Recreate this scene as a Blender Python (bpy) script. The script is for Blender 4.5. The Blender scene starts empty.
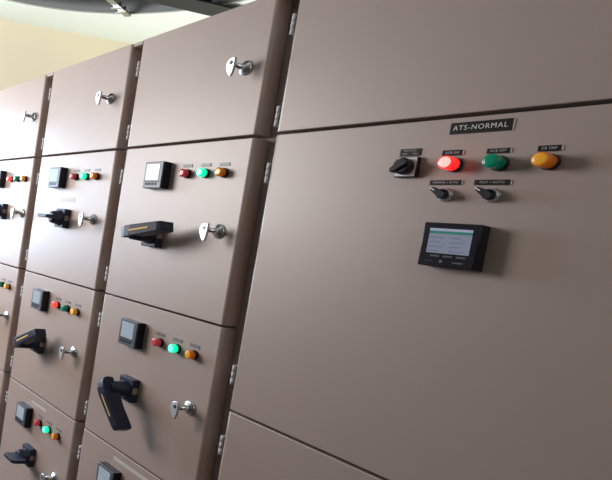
import bpy, bmesh, math, random
from mathutils import Vector, Matrix
random.seed(7)
C = bpy.context.scene.collection
PI = math.pi

# ------------------------------------------------------------------ materials
def mat(name, col, rough=.5, metal=0., emit=None, estr=0., noise=None, bump=None, coat=0., trans=0., var=None):
    m = bpy.data.materials.new(name); m.use_nodes = True
    nt = m.node_tree; b = nt.nodes['Principled BSDF']
    b.inputs['Base Color'].default_value = (*col, 1)
    b.inputs['Roughness'].default_value = rough
    b.inputs['Metallic'].default_value = metal
    if coat: b.inputs['Coat Weight'].default_value = coat; b.inputs['Coat Roughness'].default_value = .08
    if trans: b.inputs['Transmission Weight'].default_value = trans
    if emit: b.inputs['Emission Color'].default_value = (*emit, 1); b.inputs['Emission Strength'].default_value = estr
    tc = nt.nodes.new('ShaderNodeTexCoord')
    if noise or var:
        n = nt.nodes.new('ShaderNodeTexNoise'); sc, amt = noise or var
        n.inputs['Scale'].default_value = sc; n.inputs['Detail'].default_value = 5
        mx = nt.nodes.new('ShaderNodeMix'); mx.data_type = 'RGBA'
        mx.inputs[6].default_value = (*[c * (1 - amt) for c in col], 1)
        mx.inputs[7].default_value = (*[min(1, c * (1 + amt)) for c in col], 1)
        nt.links.new(tc.outputs['Object'], n.inputs['Vector'])
        nt.links.new(n.outputs['Fac'], mx.inputs[0]); nt.links.new(mx.outputs[2], b.inputs['Base Color'])
    if bump:
        n2 = nt.nodes.new('ShaderNodeTexNoise'); n2.inputs['Scale'].default_value = bump[0]; n2.inputs['Detail'].default_value = 3
        bp = nt.nodes.new('ShaderNodeBump'); bp.inputs['Strength'].default_value = bump[1]; bp.inputs['Distance'].default_value = .002
        nt.links.new(tc.outputs['Object'], n2.inputs['Vector'])
        nt.links.new(n2.outputs['Fac'], bp.inputs['Height']); nt.links.new(bp.outputs['Normal'], b.inputs['Normal'])
    return m

M = dict(
    paint=mat('door_paint', (.355, .265, .232), .40, noise=(3.5, .05), bump=(420, .10)),
    frame=mat('frame_paint', (.36, .29, .255), .5, noise=(4, .06)),
    gasket=mat('dark_gasket', (.02, .015, .015), .8),
    chrome=mat('chrome', (.74, .75, .78), .24, 1.),
    wing=mat('satin_chrome', (.66, .65, .67), .42, 1.),
    steel=mat('zinc_steel', (.62, .64, .68), .34, .9),
    black=mat('black_plastic', (.014, .015, .022), .42, noise=(30, .1)),
    hinge=mat('pale_hinge_metal', (.62, .62, .64), .5, 0.),
    navy=mat('dark_blue_grey_plastic', (.024, .030, .056), .40, noise=(30, .1)),
    meter=mat('grey_meter_plastic', (.075, .08, .105), .38),
    bezel=mat('black_bezel', (.012, .012, .02), .25),
    lcd=mat('pale_lcd', (.50, .56, .62), .18, emit=(.62, .78, .95), estr=.22),
    lcd_dim=mat('dim_lcd', (.25, .30, .36), .2, emit=(.6, .68, .8), estr=.16),
    hmi=mat('touch_display', (.16, .17, .21), .12, emit=(.32, .35, .48), estr=.30, coat=.6),
    hmibar=mat('display_green_bar', (.05, .2, .16), .12, emit=(.03, .20, .16), estr=.26, coat=.6),
    hmitop=mat('display_pale_bar', (.3, .3, .4), .12, emit=(.40, .44, .60), estr=.34, coat=.6),
    hmitxt=mat('display_text', (.1, .1, .2), .2, emit=(.20, .22, .32), estr=.32),
    plate=mat('black_engraved_plate', (.010, .008, .010), .35),
    plate_edge=mat('pale_plate_edge', (.55, .48, .38), .5),
    letter=mat('engraved_letters', (.62, .60, .58), .6), letter2=mat('dim_engraved_letters', (.46, .44, .44), .6),
    grey=mat('grey_label', (.16, .16, .18), .4, noise=(260, .35)),
    silver=mat('brushed_silver_plate', (.80, .74, .75), .5, 0.),
    tan=mat('tan_insert', (.34, .25, .18), .6),
    stripe=mat('yellow_stripe', (.75, .52, .17), .6),
    white=mat('white_mark', (.7, .68, .68), .5),
    keyhole=mat('dark_lock_core', (.05, .10, .13), .3, .6),
    tape=mat('pale_paper_strip', (.50, .45, .42), .6, noise=(40, .05)),
    smudge=mat('faded_sticker', (.47, .385, .355), .5, noise=(90, .12)),
    wall=mat('cream_wall', (.86, .78, .60), .8, noise=(1.6, .03), bump=(60, .15)),
    wall2=mat('darkened_wall', (.20, .18, .16), .8, noise=(1.6, .03)),  # unseen walls, darkened to cut bounce light on the cabinets
    ceil=mat('pale_ceiling', (.78, .85, .81), .85, noise=(1.2, .03)),
    rim=mat('grey_rim', (.25, .27, .28), .6, noise=(3, .08)),
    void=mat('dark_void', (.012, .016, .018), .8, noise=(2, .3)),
    floor=mat('floor_screed', (.06, .055, .05), .6, noise=(5, .15)),
    beam=mat('dark_steel_beam', (.010, .012, .011), .8, noise=(8, .2)),
    galv=mat('galvanised_strut', (.30, .31, .28), .35, .7, noise=(14, .5)),
    winframe=mat('window_frame_paint', (.7, .7, .7), .4),
)
def lens(name, col, e, s, rough=.18):
    return mat(name, col, rough, emit=e, estr=s, coat=.1)
M['red_on'] = lens('lit_red_lens', (.8, .05, .05), (1, .012, .012), 1.6)
M['red_on_core'] = lens('lit_red_lens_face', (.9, .3, .25), (1, .30, .27), 1.5)
M['red_off'] = lens('unlit_red_lens', (.50, .05, .07), (1, .08, .10), .10)
M['red_mid'] = lens('glowing_red_lens', (.7, .05, .05), (1, .08, .06), .75)
M['green_on'] = lens('lit_green_lens', (.0, .5, .3), (0., .70, .36), 1.2)
M['green_on_core'] = lens('lit_green_lens_face', (.1, .8, .5), (.12, 1, .62), 1.5)
M['green_off'] = lens('unlit_green_lens', (.0, .21, .11), (0, .5, .3), .05)
M['orange_off'] = lens('unlit_orange_lens', (.80, .36, .03), (1, .45, .03), .10)
M['orange_side'] = lens('orange_lens_body', (.62, .16, .01), (1, .22, .01), .09)
M['orange_mid'] = lens('glowing_orange_lens', (.75, .3, .05), (1, .45, .12), .5)

M['paint'].node_tree.nodes['Principled BSDF'].inputs['IOR'].default_value = 1.7
for k in ('plate', 'bezel', 'black', 'navy'):
    M[k].node_tree.nodes['Principled BSDF'].inputs['Specular IOR Level'].default_value = .28
# ------------------------------------------------------------------ mesh helpers  (out of the panel = -y)
def new(): return bmesh.new()
def xform(vs, T):
    for v in vs: v.co = T @ v.co
def setm(bm, n0, mi, smooth=False):
    bm.faces.ensure_lookup_table()
    for f in bm.faces[n0:]:
        f.material_index = mi; f.smooth = smooth
def box(bm, x0, x1, y0, y1, z0, z1, bev=0, mi=0, seg=2, T=None):
    n0 = len(bm.faces)
    vs = [bm.verts.new((x, y, z)) for x in (x0, x1) for y in (y0, y1) for z in (z0, z1)]
    a = vs
    fs = [(0, 1, 3, 2), (4, 6, 7, 5), (0, 4, 5, 1), (2, 3, 7, 6), (0, 2, 6, 4), (1, 5, 7, 3)]
    F = [bm.faces.new([a[i] for i in f]) for f in fs]
    if T: xform(vs, T)
    for f in F: f.material_index = mi
    if bev:
        es = list({e for f in F for e in f.edges})
        r = bmesh.ops.bevel(bm, geom=es, offset=bev, segments=seg, profile=.5, affect='EDGES', clamp_overlap=True)
        for f in r['faces']: f.smooth = True; f.material_index = mi
def prism(bm, pts, a0, a1, axis='z', bev=0, mi=0, T=None, smooth=False):
    """pts polygon in the plane across axis, extruded a0..a1"""
    def P(p, a):
        return {'z': (p[0], p[1], a), 'y': (p[0], a, p[1]), 'x': (a, p[0], p[1])}[axis]
    lo = [bm.verts.new(P(p, a0)) for p in pts]; hi = [bm.verts.new(P(p, a1)) for p in pts]
    n = len(pts)
    F = [bm.faces.new(lo), bm.faces.new(hi[::-1])]
    S = [bm.faces.new((lo[i], hi[i], hi[(i + 1) % n], lo[(i + 1) % n])) for i in range(n)]
    for f in F + S: f.material_index = mi
    if smooth:
        for f in S: f.smooth = True
    if T: xform(lo + hi, T)
    bmesh.ops.recalc_face_normals(bm, faces=F + S)
    if bev:
        es = list(F[0].edges) + list(F[1].edges)
        r = bmesh.ops.bevel(bm, geom=es, offset=bev, segments=2, profile=.5, affect='EDGES', clamp_overlap=True)
        for f in r['faces']: f.smooth = True; f.material_index = mi
def lathe(bm, prof, cx=0, cz=0, n=32, mi=0, T=None, y0=0):
    """prof: (radius, distance out of panel)"""
    rings = []
    for r, h in prof:
        rings.append([bm.verts.new((cx + r * math.cos(2 * PI * k / n), y0 - h, cz + r * math.sin(2 * PI * k / n))) for k in range(n)])
    F = []
    for a, b in zip(rings, rings[1:]):
        for k in range(n):
            F.append(bm.faces.new((a[k], a[(k + 1) % n], b[(k + 1) % n], b[k])))
    F.append(bm.faces.new(rings[0])); F.append(bm.faces.new(rings[-1][::-1]))
    for f in F: f.material_index = mi; f.smooth = len(f.verts) == 4
    bmesh.ops.recalc_face_normals(bm, faces=F)
    if T: xform([v for r in rings for v in r], T)
def sharp(me, ang=35):
    for e in me.edges: pass
def mk(name, bm, mats):
    me = bpy.data.meshes.new(name)
    bm.to_mesh(me); bm.free()
    for m in (mats if isinstance(mats, (list, tuple)) else [mats]): me.materials.append(M[m] if isinstance(m, str) else m)
    return me
def put(name, me, loc=(0, 0, 0), parent=None, label=None, rot=None):
    o = bpy.data.objects.new(name, me); C.objects.link(o)
    o.location = loc
    if rot: o.rotation_euler = rot
    if parent: o.parent = parent
    if label: o['label'] = label
    return o
def thing(name, label, cat, loc, group=None):
    o = bpy.data.objects.new(name, None); C.objects.link(o)
    o.location = loc; o['label'] = label; o['category'] = cat
    if group: o['group'] = group
    return o
def struct(name, bm, m):
    o = put(name, mk(name, bm, m)); o['kind'] = 'structure'; return o
def text_mesh(s, size, m='letter', depth=.0004, spacing=1.1, xs=1.):
    cu = bpy.data.curves.new('t', 'FONT'); cu.body = s; cu.size = size; cu.extrude = depth
    cu.align_x = 'CENTER'; cu.align_y = 'CENTER'; cu.space_character = spacing; cu.resolution_u = 3; cu.offset = 0
    ob = bpy.data.objects.new('t', cu); C.objects.link(ob)
    dg = bpy.context.evaluated_depsgraph_get(); dg.update()
    me = bpy.data.meshes.new_from_object(ob.evaluated_get(dg))
    bpy.data.objects.remove(ob); bpy.data.curves.remove(cu)
    me.transform(Matrix.Rotation(PI / 2, 4, 'X') @ Matrix.Diagonal((xs, 1, 1, 1)))
    me.materials.clear(); me.materials.append(M[m]); me.name = 'lettering'
    return me

# ------------------------------------------------------------------ room
CZ = 3.2; FZ = -.32
bm = new(); box(bm, -5.6, 3.3, -2.2, 2.75, FZ - .1, FZ); struct('floor', bm, 'floor')
# ceiling with a round opening
HX, HY, HR = -1.749, .269, 1.756
def ceiling():
    bm = new(); n = 96
    inner, outer = [], []
    X0, X1, Y0, Y1 = -5.6, 3.3, -2.2, 2.75
    for k in range(n):
        a = 2 * PI * k / n; c, s = math.cos(a), math.sin(a)
        inner.append((HX + HR * c, HY + HR * s))
        t = min(((X1 - HX) / c if c > 1e-9 else (X0 - HX) / c if c < -1e-9 else 1e9), ((Y1 - HY) / s if s > 1e-9 else (Y0 - HY) / s if s < -1e-9 else 1e9))
        outer.append((HX + t * c, HY + t * s))
    for cx, cy in ((X0, Y0), (X0, Y1), (X1, Y0), (X1, Y1)):
        k = min(range(n), key=lambda i: (outer[i][0] - cx) ** 2 + (outer[i][1] - cy) ** 2); outer[k] = (cx, cy)
    def ring(z): return [bm.verts.new((*p, z)) for p in inner], [bm.verts.new((*p, z)) for p in outer]
    i0, o0 = ring(CZ); i1, o1 = ring(CZ + .012)
    for k in range(n):
        j = (k + 1) % n
        bm.faces.new((i0[k], i0[j], o0[j], o0[k])); bm.faces.new((i1[k], o1[k], o1[j], i1[j]))
        bm.faces.new((i0[k], i1[k], i1[j], i0[j])); bm.faces.new((o0[k], o0[j], o1[j], o1[k]))
    bmesh.ops.recalc_face_normals(bm, faces=bm.faces)
    return struct('ceiling', bm, 'ceil')
ceiling()
def tube_ring(r0, r1, z0, z1, n=96):
    bm = new(); R_ = []
    for r, z in ((r0, z0), (r1, z0), (r1, z1), (r0, z1)):
        R_.append([bm.verts.new((HX + r * math.cos(2 * PI * k / n), HY + r * math.sin(2 * PI * k / n), z)) for k in range(n)])
    for a in range(4):
        A, B = R_[a], R_[(a + 1) % 4]
        for k in range(n):
            f = bm.faces.new((A[k], A[(k + 1) % n], B[(k + 1) % n], B[k])); f.smooth = a in (1, 3)
    bmesh.ops.recalc_face_normals(bm, faces=bm.faces)
    return bm
struct('trim_1', tube_ring(HR + .001, HR + .06, CZ + .013, CZ + .135), 'rim')
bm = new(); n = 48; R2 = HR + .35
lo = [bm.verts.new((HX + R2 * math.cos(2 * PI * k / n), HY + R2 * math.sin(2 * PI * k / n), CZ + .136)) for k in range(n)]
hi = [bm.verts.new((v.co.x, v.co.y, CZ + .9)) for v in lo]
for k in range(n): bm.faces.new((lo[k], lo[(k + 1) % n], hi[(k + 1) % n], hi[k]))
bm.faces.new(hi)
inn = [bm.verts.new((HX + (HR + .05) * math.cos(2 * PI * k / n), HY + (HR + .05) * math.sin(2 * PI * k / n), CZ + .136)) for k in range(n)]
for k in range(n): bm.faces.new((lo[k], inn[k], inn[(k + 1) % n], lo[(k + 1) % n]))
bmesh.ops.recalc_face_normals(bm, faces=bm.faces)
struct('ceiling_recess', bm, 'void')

# left wall: runs slightly askew, with a window out of the picture
WL = Vector((-3.93, .743, 0)); WD = Vector((.2846, .9587, 0)); WN = Vector((.9587, -.2846, 0))
TW = Matrix(((WD.x, -WN.x, 0, WL.x), (WD.y, -WN.y, 0, WL.y), (0, 0, 1, 0), (0, 0, 0, 1)))   # local x along the wall, local -y into the room
def wall_left():
    bm = new()
    w0, w1, z0, z1 = WIN
    box(bm, -3.05, w0, 0, .16, FZ, CZ, T=TW); box(bm, w1, 2.1, 0, .16, FZ, CZ, T=TW)
    box(bm, w0, w1, 0, .16, FZ, z0, T=TW); box(bm, w0, w1, 0, .16, z1, CZ, T=TW)
    bmesh.ops.recalc_face_normals(bm, faces=bm.faces)
    return struct('wall_left', bm, 'wall')
WIN = (-2.85, -1.3, .95, 2.35)
wall_left()
def window(name, T, w0, w1, z0, z1, nm):
    bm = new(); t = .05
    box(bm, w0, w1, .04, .10, z0, z0 + t, T=T); box(bm, w0, w1, .04, .10, z1 - t, z1, T=T)
    box(bm, w0, w0 + t, .04, .10, z0 + t, z1 - t, T=T); box(bm, w1 - t, w1, .04, .10, z0 + t, z1 - t, T=T)
    for k in range(1, nm):
        x = w0 + (w1 - w0) * k / nm; box(bm, x - .02, x + .02, .05, .09, z0 + t, z1 - t, T=T)
    bmesh.ops.recalc_face_normals(bm, faces=bm.faces)
    return struct(name, bm, 'winframe')
window('window_1', TW, *WIN, 2)
# other walls
W3 = (-3.1, -1.5, 1.0, 2.3)
bm = new()
box(bm, -5.6, W3[0], 2.76, 2.9, FZ, CZ); box(bm, W3[1], 3.3, 2.76, 2.9, FZ, CZ)
box(bm, W3[0], W3[1], 2.76, 2.9, FZ, W3[2]); box(bm, W3[0], W3[1], 2.76, 2.9, W3[3], CZ)
bmesh.ops.recalc_face_normals(bm, faces=bm.faces)
struct('wall_back', bm, 'wall')
window('fill_window_3', Matrix.Translation((0, 2.76, 0)), *W3, 2)  # added window, brightens ceiling and left wall from behind the cabinets
W4 = (-1.95, -.75, 1.9, 2.9)
bm = new()
box(bm, 3.31, 3.45, -2.2, W4[0], FZ, CZ); box(bm, 3.31, 3.45, W4[1], 2.75, FZ, CZ)
box(bm, 3.31, 3.45, W4[0], W4[1], FZ, W4[2]); box(bm, 3.31, 3.45, W4[0], W4[1], W4[3], CZ)
bmesh.ops.recalc_face_normals(bm, faces=bm.faces)
struct('wall_right', bm, 'wall2')
window('fill_window_4', Matrix(((0, 1, 0, 3.31), (1, 0, 0, 0), (0, 0, 1, 0), (0, 0, 0, 1))), *W4, 2)  # added high window, fills the right-facing sides of the doors
W2 = (-3.6, -1.5, 1.35, 2.45)
bm = new()
box(bm, -5.6, W2[0], -2.35, -2.21, FZ, CZ); box(bm, W2[1], 3.3, -2.35, -2.21, FZ, CZ)
box(bm, W2[0], W2[1], -2.35, -2.21, FZ, W2[2]); box(bm, W2[0], W2[1], -2.35, -2.21, W2[3], CZ)
bmesh.ops.recalc_face_normals(bm, faces=bm.faces)
struct('wall_front', bm, 'wall2')
T2 = Matrix(((1, 0, 0, 0), (0, -1, 0, -2.21), (0, 0, 1, 0), (0, 0, 0, 1)))
window('fill_window_2', T2, *W2, 3)  # added unseen window, fills the door faces from the front

# ceiling strut and beam under the opening
def bar(bm, p, q, w, h, mi=0, bev=0):
    p, q = Vector(p), Vector(q); d = (q - p); L = d.length; d.normalize()
    s = d.cross(Vector((0, 0, 1))).normalized(); u = s.cross(d)
    T = Matrix(((d.x, s.x, u.x, p.x), (d.y, s.y, u.y, p.y), (d.z, s.z, u.z, p.z), (0, 0, 0, 1)))
    box(bm, 0, L, -w / 2, w / 2, -h / 2, h / 2, T=T, bev=bev, mi=mi)
b_ = thing('ceiling_beam', 'wide dark steel beam crossing the round ceiling opening above the cabinets', 'beam', (-2.39, 1.87, 3.13))
bd = Vector((-2.397 + 2.48, 1.998 - 1.617, 0)).normalized()
def prel(p, o): return Vector(p) - o.location
bm = new()
c0 = Vector((-2.395, 1.72, 3.16)); c1 = c0 + bd * .95; c2 = c0 - bd * 3.3
bar(bm, c2 - b_.location, c1 - b_.location, .21, .012); 
put('bottom_flange', mk('bottom_flange', bm, 'beam'), parent=b_)
bm = new(); bar(bm, c2 + Vector((0, 0, .07)) - b_.location, c0 + bd * .12 + Vector((0, 0, .07)) - b_.location, .015, .128); put('web', mk('web', bm, 'beam'), parent=b_)
s_ = thing('ceiling_strut', 'thin galvanised strut with a clamp below the round ceiling opening', 'strut', (-2.96, 1.50, 3.19))
sd = Vector((-2.83 + 2.965, 1.24 - 1.495, 0)).normalized()
p0 = Vector((-2.975, 1.515, 3.185))
bm = new(); bar(bm, p0 - s_.location, p0 + sd * 2.6 - s_.location, .055, .022, bev=.003); put('channel', mk('channel', bm, 'galv'), parent=s_)
bm = new()
for t in (.13, .22):
    bar(bm, p0 + sd * t + Vector((0, 0, -.004)) - s_.location, p0 + sd * (t + .022) + Vector((0, 0, -.004)) - s_.location, .085, .042, bev=.004)
put('clamp', mk('clamp', bm, 'chrome'), parent=s_)

# ------------------------------------------------------------------ cabinet pieces
FY = .063                     # how deep the frame lies behind the door faces
def door_mesh(w, z0, z1):
    r = .012; b = FY - .005; pts = []
    for cx, a0 in ((w / 2 - r, 0), (-w / 2 + r, 1)):
        for k in range(6):
            a = (k / 5) * PI / 2
            if a0 == 0: pts.append((cx + r * math.cos(a), r - r * math.sin(a)))
            else: pts.append((cx - r * math.sin(a), r - r * math.cos(a)))
    pts = [(w / 2, b)] + pts + [(-w / 2, b)]
    bm = new(); prism(bm, pts, z0, z1, 'z', bev=.0022)
    for f in bm.faces:
        if abs(f.normal.z) < .1: f.smooth = abs(f.normal.y) < .999 and abs(f.normal.x) < .999
    return mk('door', bm, 'paint')
def hinge_mesh():
    bm = new(); g = .0008; L = .0595 / 3
    for k in range(3):
        z = -.02975 + k * L; n = 14
        prism(bm, [(.0050 * math.cos(2 * PI * i / n), .0050 * math.sin(2 * PI * i / n)) for i in range(n)], z + g / 2, z + L - g / 2, 'z', smooth=True)
    box(bm, -.0035, .0035, .0, .045, -.029, .029)
    return mk('hinge', bm, 'hinge')
ME = {'hinge': hinge_mesh()}

def lamp_mesh():
    bm = new(); lathe(bm, [(.0158, 0), (.0158, .008), (.0150, .0105), (.012, .0105)])
    return mk('bezel', bm, 'bezel')
def lens_mesh(side, core, R=.0140, L=.0235):
    bm = new()
    lathe(bm, [(R, 0), (R, L * .9), (R, L * .96), (R * .95, L), (R * .82, L + .0003)], mi=0)
    lathe(bm, [(R * .82, 0), (R * .82, .0004), (R * .6, .0009), (R * .25, .0012), (.0008, .0012)], mi=1, y0=-(L + .0002))
    return mk('lens', bm, [side, core])
ME['lamp'] = lamp_mesh()
def lamp(cab, x, z, col, state, L=.0205):
    key = (col, state, L)
    if key not in ME:
        side, core = {('red', 'on'): ('red_on', 'red_on_core'), ('red', 'off'): ('red_off', 'red_off'), ('red', 'mid'): ('red_mid', 'red_mid'),
                      ('green', 'on'): ('green_on', 'green_on_core'), ('green', 'off'): ('green_off', 'green_off'),
                      ('orange', 'off'): ('orange_side', 'orange_off'), ('orange', 'mid'): ('orange_off', 'orange_mid')}[(col, state)]
        ME[key] = lens_mesh(side, core, L=L)
    st = {'on': 'lit', 'off': 'unlit', 'mid': 'dimly glowing'}[state]
    o = put('indicator_lamp', ME['lamp'], Vector((x, 0, z)) - cab.location, cab, '%s %s indicator lamp in a black bezel' % (st, col))
    put('lens', ME[key], (0, -.0095, 0), o)
    return o

# three-phase panel meter, 96 x 96
def meter(cab, x, z, bright=True):
    """x, z: upper left corner at the door"""
    w, h = .096, .038
    if 'meter' not in ME:
        bm = new(); box(bm, 0, w, -h + .006, 0, -w, 0, mi=1)
        box(bm, 0, w, -h, -h + .0065, -w, 0, bev=.002, mi=0)
        box(bm, .008, w - .008, -h - .0006, -h + .001, -.0745, -.0705, mi=2)
        ME['meter'] = mk('power_meter', bm, ['meter', 'bezel', 'black'])
        bm = new(); box(bm, .011, w - .016, -h - .0012, -h + .001, -.067, -.009, bev=.0005); ME['scr1'] = mk('display_screen', bm, 'lcd'); 
        ME['scr0'] = ME['scr1'].copy(); ME['scr0'].materials[0] = M['lcd_dim']
        bm = new()
        for k in range(4): box(bm, .012 + .0165 * k, .023 + .0165 * k, -h - .002, -h + .001, -.084, -.077, bev=.0006)
        ME['keys'] = mk('button_row', bm, 'black')
    o = put('power_meter', ME['meter'], Vector((x, 0, z)) - cab.location, cab, 'square grey power meter with %s display' % ('a bright' if bright else 'a dull'))
    put('display_screen', ME['scr1' if bright else 'scr0'], (0, 0, 0), o)
    put('button_row', ME['keys'], (0, 0, 0), o)

def tag_plate(cab, x, z):
    if 'tag' not in ME:
        bm = new(); box(bm, -.0215, .0215, -.0016, 0, -.0055, .0055, bev=.0004); ME['tag'] = mk('name_plate', bm, 'grey')
    put('name_plate', ME['tag'], Vector((x, 0, z)) - cab.location, cab)

def latch(cab, x, z, turn=0.):
    if 'latch' not in ME:
        bm = new()
        lathe(bm, [(.0235, 0), (.0235, .004), (.0225, .006), (.019, .0085), (.0165, .0095), (.015, .013), (.0095, .0145), (.0085, .016), (.0075, .054)], n=36)
        ME['latch'] = mk('door_latch', bm, 'chrome')
        # D-shaped wing: straight on the right, bowed on the left, pointed at the foot
        pts = [(a * 1.35 - .002, b * .9) for a, b in [(.009, .021), (.002, .0235), (-.006, .021), (-.012, .014), (-.0145, .004), (-.0145, -.008), (-.011, -.022), (-.006, -.034), (-.001, -.041), (.003, -.041), (.0065, -.03), (.0085, -.012), (.0095, .004)]]
        bm = new(); prism(bm, pts, -.063, -.054, 'y', bev=.0018); ME['wing'] = mk('thumb_turn', bm, 'wing')
        bm = new(); lathe(bm, [(.0062, 0), (.0062, .0012), (.0045, .0018)], cx=-.0025, cz=.004, y0=-.0625); ME['key'] = mk('lock_core', bm, 'keyhole')
    o = put('door_latch', ME['latch'], Vector((x, 0, z)) - cab.location, cab, 'chrome quarter-turn latch with a wing handle')
    put('thumb_turn', ME['wing'], (0, 0, 0), o, rot=(0, turn, 0)); put('lock_core', ME['key'], (0, 0, 0), o, 'dark lock core', rot=(0, turn, 0))

def handle_base():
    bm = new(); w, h, d = .078, .086, .032
    # a body split by a waist on its sides, chamfered front
    box(bm, -w / 2, w / 2, -d, 0, .013, h / 2, bev=.003); box(bm, -w / 2, w / 2, -d, 0, -h / 2, -.011, bev=.003)
    box(bm, -w / 2 + .005, w / 2 - .006, -d + .001, 0, -.014, .016)
    return mk('mounting_base', bm, 'navy')
def big_grip():
    bm = new(); n = 24
    lathe(bm, [(.033, .028), (.033, .038), (.028, .044), (.026, .11)], n=n)
    # profile in (x, out), extruded in z, narrowing to the end
    prof = [(-.040, .085), (-.043, .108), (-.038, .126), (-.025, .138), (-.005, .143), (.02, .142), (.135, .118), (.148, .112), (.150, .058), (.142, .052), (.070, .070), (.035, .074)]
    def half(x): return .0210 - .0050 * min(1, x / .15) if x > 0 else .0210 - .0085 * min(1, (-x / .043)) ** 2
    for mi in (0,):
        L_ = [bm.verts.new((x, -h, half(x))) for x, h in prof]; R_ = [bm.verts.new((x, -h, -half(x))) for x, h in prof]
        N = len(prof)
        F = [bm.faces.new(L_), bm.faces.new(R_[::-1])] + [bm.faces.new((L_[i], R_[i], R_[(i + 1) % N], L_[(i + 1) % N])) for i in range(N)]
        bmesh.ops.recalc_face_normals(bm, faces=F)
        es = list({e for f in F for e in f.edges})
        r = bmesh.ops.bevel(bm, geom=es, offset=.0028, segments=2, profile=.5, affect='EDGES', clamp_overlap=True)
        for f in r['faces']: f.smooth = True
    me = mk('rotary_handle', bm, 'navy')
    bm = new()
    a, b = Vector((.022, .1432)), Vector((.100, .1269)); e = .0018
    prism(bm, [(a.x, -a.y), (b.x, -b.y), (b.x, -b.y + e + .001), (a.x, -a.y + e + .001)], -.003, .003, 'z')
    st = mk('position_stripe', bm, 'stripe')
    return me, st
def small_grip():
    bm = new()
    lathe(bm, [(.036, .028), (.036, .036), (.031, .040), (.029, .062), (.026, .075), (.018, .080)], n=28)
    prof = [(-.020, .070), (-.026, .128), (-.020, .136), (.055, .136), (.070, .122), (.074, .068), (.06, .060)]
    prism(bm, [(x, -h) for x, h in prof], -.0075, .0075, 'z', bev=.002)
    return mk('rotary_handle', bm, 'navy')
def rotary(cab, x, z, kind, ang=0.):
    if 'hb' not in ME:
        ME['hb'] = handle_base(); ME['bg'], ME['st'] = big_grip(); ME['sg'] = small_grip()
        bm = new(); box(bm, .030, .0385, -.026, -.006, -.0095, .0115); ME['ins'] = mk('side_insert', bm, 'tan')
        bm = new(); box(bm, -.028, -.022, -.1405, -.1325, -.004, .004); ME['tip'] = mk('pin', bm, 'steel')
    o = put('rotary_handle', ME['hb'], Vector((x, 0, z)) - cab.location, cab,
            'dark breaker handle with a %s grip' % ('long striped' if kind == 'big' else 'short flat'))
    g = put('grip', ME['bg' if kind == 'big' else 'sg'], (0, 0, 0), o, rot=(0, ang, 0))
    if kind == 'big': put('position_stripe', ME['st'], (0, 0, 0), o, 'yellow position stripe', rot=(0, ang, 0))
    put('side_insert', ME['ins'], (0, 0, 0), o, 'tan insert in the side of the dark base')

def cabinet(label, x0, x1, bx0, bx1, rows, name='switchgear_cabinet', lows=(.060, .075, .075, .075)):
    cx = (x0 + x1) / 2
    cab = thing(name, label, 'electrical cabinet', (cx, .35, FZ), 'switchgear cabinets bolted side by side')
    bm = new()
    L0, L1 = bx0 - cx + .0008, bx1 - cx - .0008
    box(bm, L0, L1, FY - .35, .33, -.22 - FZ, 2.0755 - FZ, bev=.002)
    # head band closing the gap between doors at the very top
    if x0 - bx0 > .01: box(bm, L0, x0 - cx - .003, .004 - .35, FY - .349, 2.062 - FZ, 2.0755 - FZ)
    if bx1 - x1 > .01: box(bm, x1 - cx + .003, L1, .004 - .35, FY - .349, 2.062 - FZ, 2.0755 - FZ)
    put('cabinet_body', mk('cabinet_body', bm, 'frame'), parent=cab)
    bm = new(); box(bm, L0 + .004, L1 - .004, FY - .33, .32, 0, -.2205 - FZ); put('plinth', mk('plinth', bm, 'black'), parent=cab, label='black plinth')
    for (z0, z1), low in zip(rows, lows):
        d = put('door', door_mesh(x1 - x0, z0, z1), (0, -.35, -FZ), cab)
        bm = new(); box(bm, -(x1 - x0) / 2 + .012, (x1 - x0) / 2 - .006, FY - .0055, FY + .001, z0 + .006, z1 - .006)
        put('door_gasket', mk('door_gasket', bm, 'gasket'), (0, 0, 0), d, 'black rubber gasket')
        for hz in (z1 - .110, z0 + low):
            put('hinge', ME['hinge'], (-(x1 - x0) / 2 - .0072, .004, hz), d, 'bright steel hinge')
    return cab
ROWS = [(1.6535, 2.0757), (1.0635, 1.6445), (.4985, 1.0575), (-.2, .4925)]

# ------------------------------------------------------------------ the column beside the changeover panel
def fit_row(cab, xr, zlamp, cols, mz, mx, bright, lz, hz, kind, ang, hx=None, tags=True, skip=False):
    """xr: right edge of the doors"""
    meter(cab, mx, mz, bright)
    for dx, (c, s) in zip((-.258, -.1745, -.096), cols):
        lamp(cab, xr + dx, zlamp, c, s)
        if tags: tag_plate(cab, xr + dx - .005, zlamp + .028)
    if lz: latch(cab, xr - .079, lz)
    if kind: rotary(cab, hx if hx else xr - .368, hz, kind, ang)

A = cabinet('beige switchgear column directly beside the wide cabinet lettered ATS-NORMAL',
            -.6905, -.0677, -.722, -.0345, ROWS)
latch(A, -.1475, 1.8647)
fit_row(A, -.0677, 1.5385, (('red', 'off'), ('green', 'on'), ('orange', 'off')), 1.5803, -.508, True, 1.352, 1.316, 'big', math.radians(-13))
fit_row(A, -.0677, .9457, (('red', 'off'), ('green', 'on'), ('orange', 'off')), .9937, -.511, False, .7745, .743, 'big', math.radians(56))
fit_row(A, -.0677, .385, (('red', 'off'), ('green', 'off'), ('orange', 'off')), .4265, -.5145, False, .2217, .186, 'small', 0)
Bc = cabinet('beige switchgear column standing between the washed-out end column and the column beside ATS-NORMAL',
             -1.3826, -.7503, -1.416, -.7222, ROWS)
latch(Bc, -.8463, 1.8661)
fit_row(Bc, -.7650, 1.5380, (('red', 'off'), ('green', 'on'), ('orange', 'off')), 1.5815, -1.206, False, 1.353, 1.345, 'small', 0, -1.068)
fit_row(Bc, -.7600, .9470, (('red', 'mid'), ('green', 'off'), ('orange', 'mid')), .9945, -1.204, False, .7735, .740, 'big', math.radians(-33), -1.122)
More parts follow.
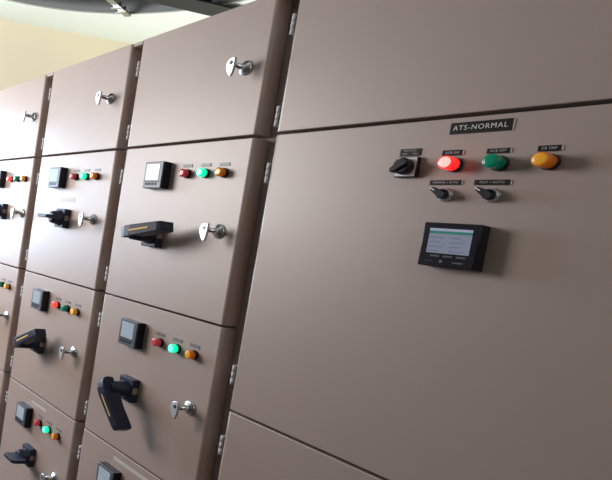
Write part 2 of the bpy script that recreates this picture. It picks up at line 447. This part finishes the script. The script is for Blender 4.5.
fit_row(Bc, -.7640, .3850, (('red', 'off'), ('green', 'on'), ('orange', 'off')), .4245, -1.200, False, .2030, .211, 'small', 0, -1.061)
Cc = cabinet('beige switchgear column washed out by window light, cut by the left picture edge',
             -2.0745, -1.4512, -2.110, -1.4162, ROWS)
latch(Cc, -1.5208, 1.8640)
fit_row(Cc, -1.4162, 1.5345, (('red', 'mid'), ('green', 'off'), ('orange', 'mid')), 1.5815, -1.855, False, 1.352, 1.352, 'small', 0, -1.722)
fit_row(Cc, -1.4300, .9500, (('red', 'off'), ('green', 'off'), ('orange', 'mid')), .9945, -1.888, False, .796, .742, 'big', math.radians(-38), -1.80)
fit_row(Cc, -1.4300, .3850, (('red', 'off'), ('green', 'off'), ('orange', 'off')), .4245, -1.888, False, .2217, .211, 'small', 0)
Dc = cabinet('far end switchgear column showing only a sliver beyond the washed-out column',
             -2.7700, -2.1450, -2.806, -2.1102, ROWS)

# paper strips and faded stickers
def strip(cab, x, z, w, h, m, name, label, rot=0.):
    bm = new(); box(bm, -w / 2, w / 2, -.0008, 0, -h / 2, h / 2)
    put(name, mk(name, bm, m), Vector((x, 0, z)) - cab.location, cab, label, rot=(0, rot, 0))
strip(A, -.375, .4600, .20, .014, 'tape', 'paper_strip', 'blank pale paper strip')
strip(Bc, -1.058, .4520, .14, .010, 'tape', 'paper_strip', 'blank pale paper strip')
strip(Bc, -1.070, 1.4330, .125, .021, 'smudge', 'faded_sticker', 'faded pinkish sticker')
strip(Cc, -1.715, 1.4340, .12, .020, 'smudge', 'faded_sticker', 'faded pinkish sticker')

# ------------------------------------------------------------------ the wide ATS panel
S = cabinet('wide beige cabinet lettered ATS-NORMAL with a touch display and three large lamps',
            0., 1.0, -.034, 1.036, [(1.6545, 2.0757), (.8255, 1.6460), (-.2, .8185)], name='transfer_switch_cabinet', lows=(.047, .102, .102))
S['category'] = 'electrical cabinet'
def plate(x0, x1, z0, z1, lines, edge=True):
    cx, cz = (x0 + x1) / 2, (z0 + z1) / 2; w, h = x1 - x0, z1 - z0
    bm = new(); box(bm, -w / 2, w / 2, -.0022, 0, -h / 2, h / 2, mi=0)
    if edge: box(bm, w / 2, w / 2 + .0028, -.0016, 0, -h / 2 + .0008, h / 2 - .0008, mi=1)
    o = put('name_plate', mk('name_plate', bm, ['plate', 'plate_edge']), Vector((cx, 0, cz)) - S.location, S, 'black plate lettered ' + ' '.join(l[0] for l in lines))
    for s, size, dx, dz, xs, sp in lines:
        put('lettering', text_mesh(s, size, 'letter' if size > .01 else 'letter2', spacing=sp, xs=xs), (dx, -.0024, dz), o)
plate(.4515, .5620, 1.6100, 1.6345, [('ATS-NORMAL', .0150, -.001, .0, .94, 1.16)])
plate(.3565, .4000, 1.5665, 1.5830, [('MANUAL', .0058, 0, .0038, 1.1, 1.1), ('OFF      ON', .0058, 0, -.0038, 1.1, 1.0)], False)
plate(.4450, .4830, 1.5633, 1.5752, [('ACB ON', .0068, 0, 0, .95, 1.1)])
plate(.5270, .5660, 1.5640, 1.5742, [('ACB OFF', .0068, 0, 0, .95, 1.1)])
plate(.6098, .6445, 1.5640, 1.5752, [('CB TRIP', .0068, 0, 0, .9, 1.1)])
plate(.4312, .4920, 1.4990, 1.5095, [('MANUAL / AUTO', .0064, 0, 0, .92, 1.1)])
plate(.5155, .5765, 1.4987, 1.5097, [('TEST / AUTO', .0068, 0, 0, 1.0, 1.12)])
lamp(S, .4725, 1.5425, 'red', 'on', .029); lamp(S, .5530, 1.5425, 'green', 'off', .029); lamp(S, .6320, 1.5425, 'orange', 'off', .029)

# cam switch: silver face plate, round black knob with a grip bar
bm = new(); box(bm, -.0235, .0235, -.0125, 0, -.0235, .0235, bev=.0015, mi=0)
cs = put('cam_switch', mk('cam_switch', bm, 'bezel'), Vector((.3805, 0, 1.5392)) - S.location, S, 'square cam switch with a silver face and black knob')
bm = new(); box(bm, -.0215, .0215, -.0133, -.0122, -.0215, .0215, bev=.0003); put('face_plate', mk('face_plate', bm, 'silver'), (0, 0, 0), cs, 'silver face plate')
bm = new(); lathe(bm, [(.0190, .013), (.0190, .026), (.0172, .032), (.0150, .034)], n=32)
T = Matrix.Rotation(math.radians(38), 4, 'Y')
prism(bm, [(-.0225, -.004), (-.021, .004), (-.008, .0068), (.012, .0062), (.018, .004), (.018, -.004), (.012, -.0062), (-.008, -.0068)], -.041, -.016, 'y', bev=.0015, T=Matrix.Rotation(math.radians(-32), 4, 'Y'))
put('knob', mk('knob', bm, 'black'), (0, 0, 0), cs)

# two selector switches
def selector(x, z, label):
    bm = new(); lathe(bm, [(.0150, 0), (.0150, .002), (.0140, .003), (.0136, .0105), (.0125, .0115), (.0105, .0115)], n=32)
    o = put('selector_switch', mk('selector_switch', bm, 'steel'), Vector((x, 0, z)) - S.location, S, label)
    bm = new()
    lathe(bm, [(.0112, .0105), (.0112, .017), (.0100, .0185)], n=28)
    T = Matrix.Rotation(math.radians(32), 4, 'Y')
    prism(bm, [(-.0235, .0), (-.0195, .0042), (-.006, .0068), (.008, .0068), (.0115, .003), (.0115, -.003), (.008, -.0068), (-.006, -.0068), (-.0195, -.0042)], -.027, -.0165, 'y', bev=.001, T=T)
    put('knob', mk('knob', bm, 'black'), (0, 0, 0), o)
    bm = new(); prism(bm, [(-.0232, .0012), (-.0120, .0012), (-.0120, -.0012), (-.0232, -.0012)], -.0277, -.0262, 'y', T=T)
    put('pointer_mark', mk('pointer_mark', bm, 'white'), (0, 0, 0), o, 'white pointer mark')
selector(.4665, 1.4772, 'selector switch under the plate lettered MANUAL / AUTO')
selector(.5505, 1.4772, 'selector switch under the plate lettered TEST / AUTO')

# touch display unit, 103 x 95
hx0, hx1, hz0, hz1, hd = .4545, .5590, 1.3190, 1.4130, .035
w, h = hx1 - hx0, hz1 - hz0
bm = new(); box(bm, .0, w, -hd + .005, 0, -h, 0, bev=.001, mi=1); box(bm, 0, w, -hd, -hd + .006, -h, 0, bev=.0022, mi=0)
hm = put('touch_display', mk('touch_display', bm, ['bezel', 'black']), Vector((hx0, 0, hz1)) - S.location, S, 'black rectangular touch display unit')
sx0, sx1, sz0, sz1 = .0135, .0925, -.0655, -.0125
bm = new(); box(bm, sx0, sx1, -hd - .0005, -hd + .001, sz0, sz1); put('display_screen', mk('display_screen', bm, 'hmi'), (0, 0, 0), hm, 'grey blue screen')
bm = new(); box(bm, sx0, sx1, -hd - .0010, -hd, sz1 - .011, sz1 - .0055); put('header_bar', mk('header_bar', bm, 'hmibar'), (0, 0, 0), hm, 'green header bar on the screen')
bm = new(); box(bm, sx0, sx1, -hd - .0010, -hd, sz1 - .0053, sz1); put('status_bar', mk('status_bar', bm, 'hmitop'), (0, 0, 0), hm, 'pale status bar on the screen')
bm = new()
for col in (.0165, .055):
    for k in range(4):
        box(bm, col, col + (.020 if (k + (col > .04)) % 2 else .026), -hd - .0009, -hd, sz1 - .0205 - k * .0095, sz1 - .0185 - k * .0095)
t_ = put('text_lines', mk('text_lines', bm, 'hmitxt'), (0, 0, 0), hm, 'faint rows of text on the screen')
bm = new()
for k in range(3): box(bm, .0225 + .024 * k, .0405 + .024 * k, -hd - .0007, -hd + .001, -.0735, -.0695, bev=.0004)
put('soft_keys', mk('soft_keys', bm, 'meter'), (0, 0, 0), hm)
bm = new(); box(bm, .0415, .0470, -hd - .0007, -hd + .001, -.0850, -.0800, mi=0)
for k in range(3): box(bm, .014 + .006 * k, .017 + .006 * k, -hd - .0006, -hd + .001, -.0835, -.0825, mi=0)
for k in range(8): box(bm, .066 + .0024 * k, .0679 + .0024 * k, -hd - .0006, -hd + .001, -.0845, -.0822, mi=0)
put('printed_marks', mk('printed_marks', bm, 'grey'), (0, 0, 0), hm, 'small pale printed marks')

# ------------------------------------------------------------------ light
def area(name, loc, normal, sx, sy, power, col):
    l = bpy.data.lights.new(name, 'AREA'); l.shape = 'RECTANGLE'; l.size = sx; l.size_y = sy; l.energy = power; l.color = col
    o = bpy.data.objects.new(name, l); C.objects.link(o); o.location = loc
    n = Vector(normal).normalized(); o.rotation_euler = (-n).to_track_quat('Z', 'Y').to_euler()
    return o
w0, w1, z0, z1 = WIN
c = TW @ Vector(((w0 + w1) / 2, .03, (z0 + z1) / 2))
area('daylight_and_fill', c, (WN.x, WN.y, 0), w1 - w0 - .1, z1 - z0 - .1, 128, (.60, .79, 1.))
area('daylight_and_fill', ((W2[0] + W2[1]) / 2, -2.24, (W2[2] + W2[3]) / 2), (0, 1, 0), W2[1] - W2[0] - .1, W2[3] - W2[2] - .1, 88, (1., .94, .90))  # added front fill for the door faces
area('daylight_and_fill', ((W3[0] + W3[1]) / 2, 2.79, (W3[2] + W3[3]) / 2), (0, -1, 0), W3[1] - W3[0] - .1, W3[3] - W3[2] - .1, 50, (.97, 1., .94))  # added light behind the cabinets for ceiling and left wall
area('daylight_and_fill', (3.34, (W4[0] + W4[1]) / 2, (W4[2] + W4[3]) / 2), (-1, 0, 0), W4[1] - W4[0] - .1, W4[3] - W4[2] - .1, 12, (1., .95, .85))  # added weak fill for the door side faces
wd = bpy.data.worlds.new('w'); bpy.context.scene.world = wd; wd.use_nodes = True
wd.node_tree.nodes['Background'].inputs[0].default_value = (.8, .9, 1, 1); wd.node_tree.nodes['Background'].inputs[1].default_value = .15

# ------------------------------------------------------------------ camera
cam = bpy.data.cameras.new('camera'); co = bpy.data.objects.new('camera', cam); C.objects.link(co)
co.location = (1.2164, -1.4220, 1.2829); co.rotation_euler = (1.5005, -.1366, 1.1549)
co.rotation_euler = (1.50052, -.13659, 1.15491)
cam.sensor_fit = 'HORIZONTAL'; cam.sensor_width = 36; cam.lens = 572.079 * 36 / 612
cam.shift_x = (306 + 17.307) / 612; cam.shift_y = (261.145 - 240) / 612
cam.clip_start = .02
bpy.context.scene.camera = co
vs = bpy.context.scene.view_settings
vs.view_transform = 'Standard'; vs.look = 'None'; vs.gamma = 1; vs.use_curve_mapping = False; vs.exposure = .12
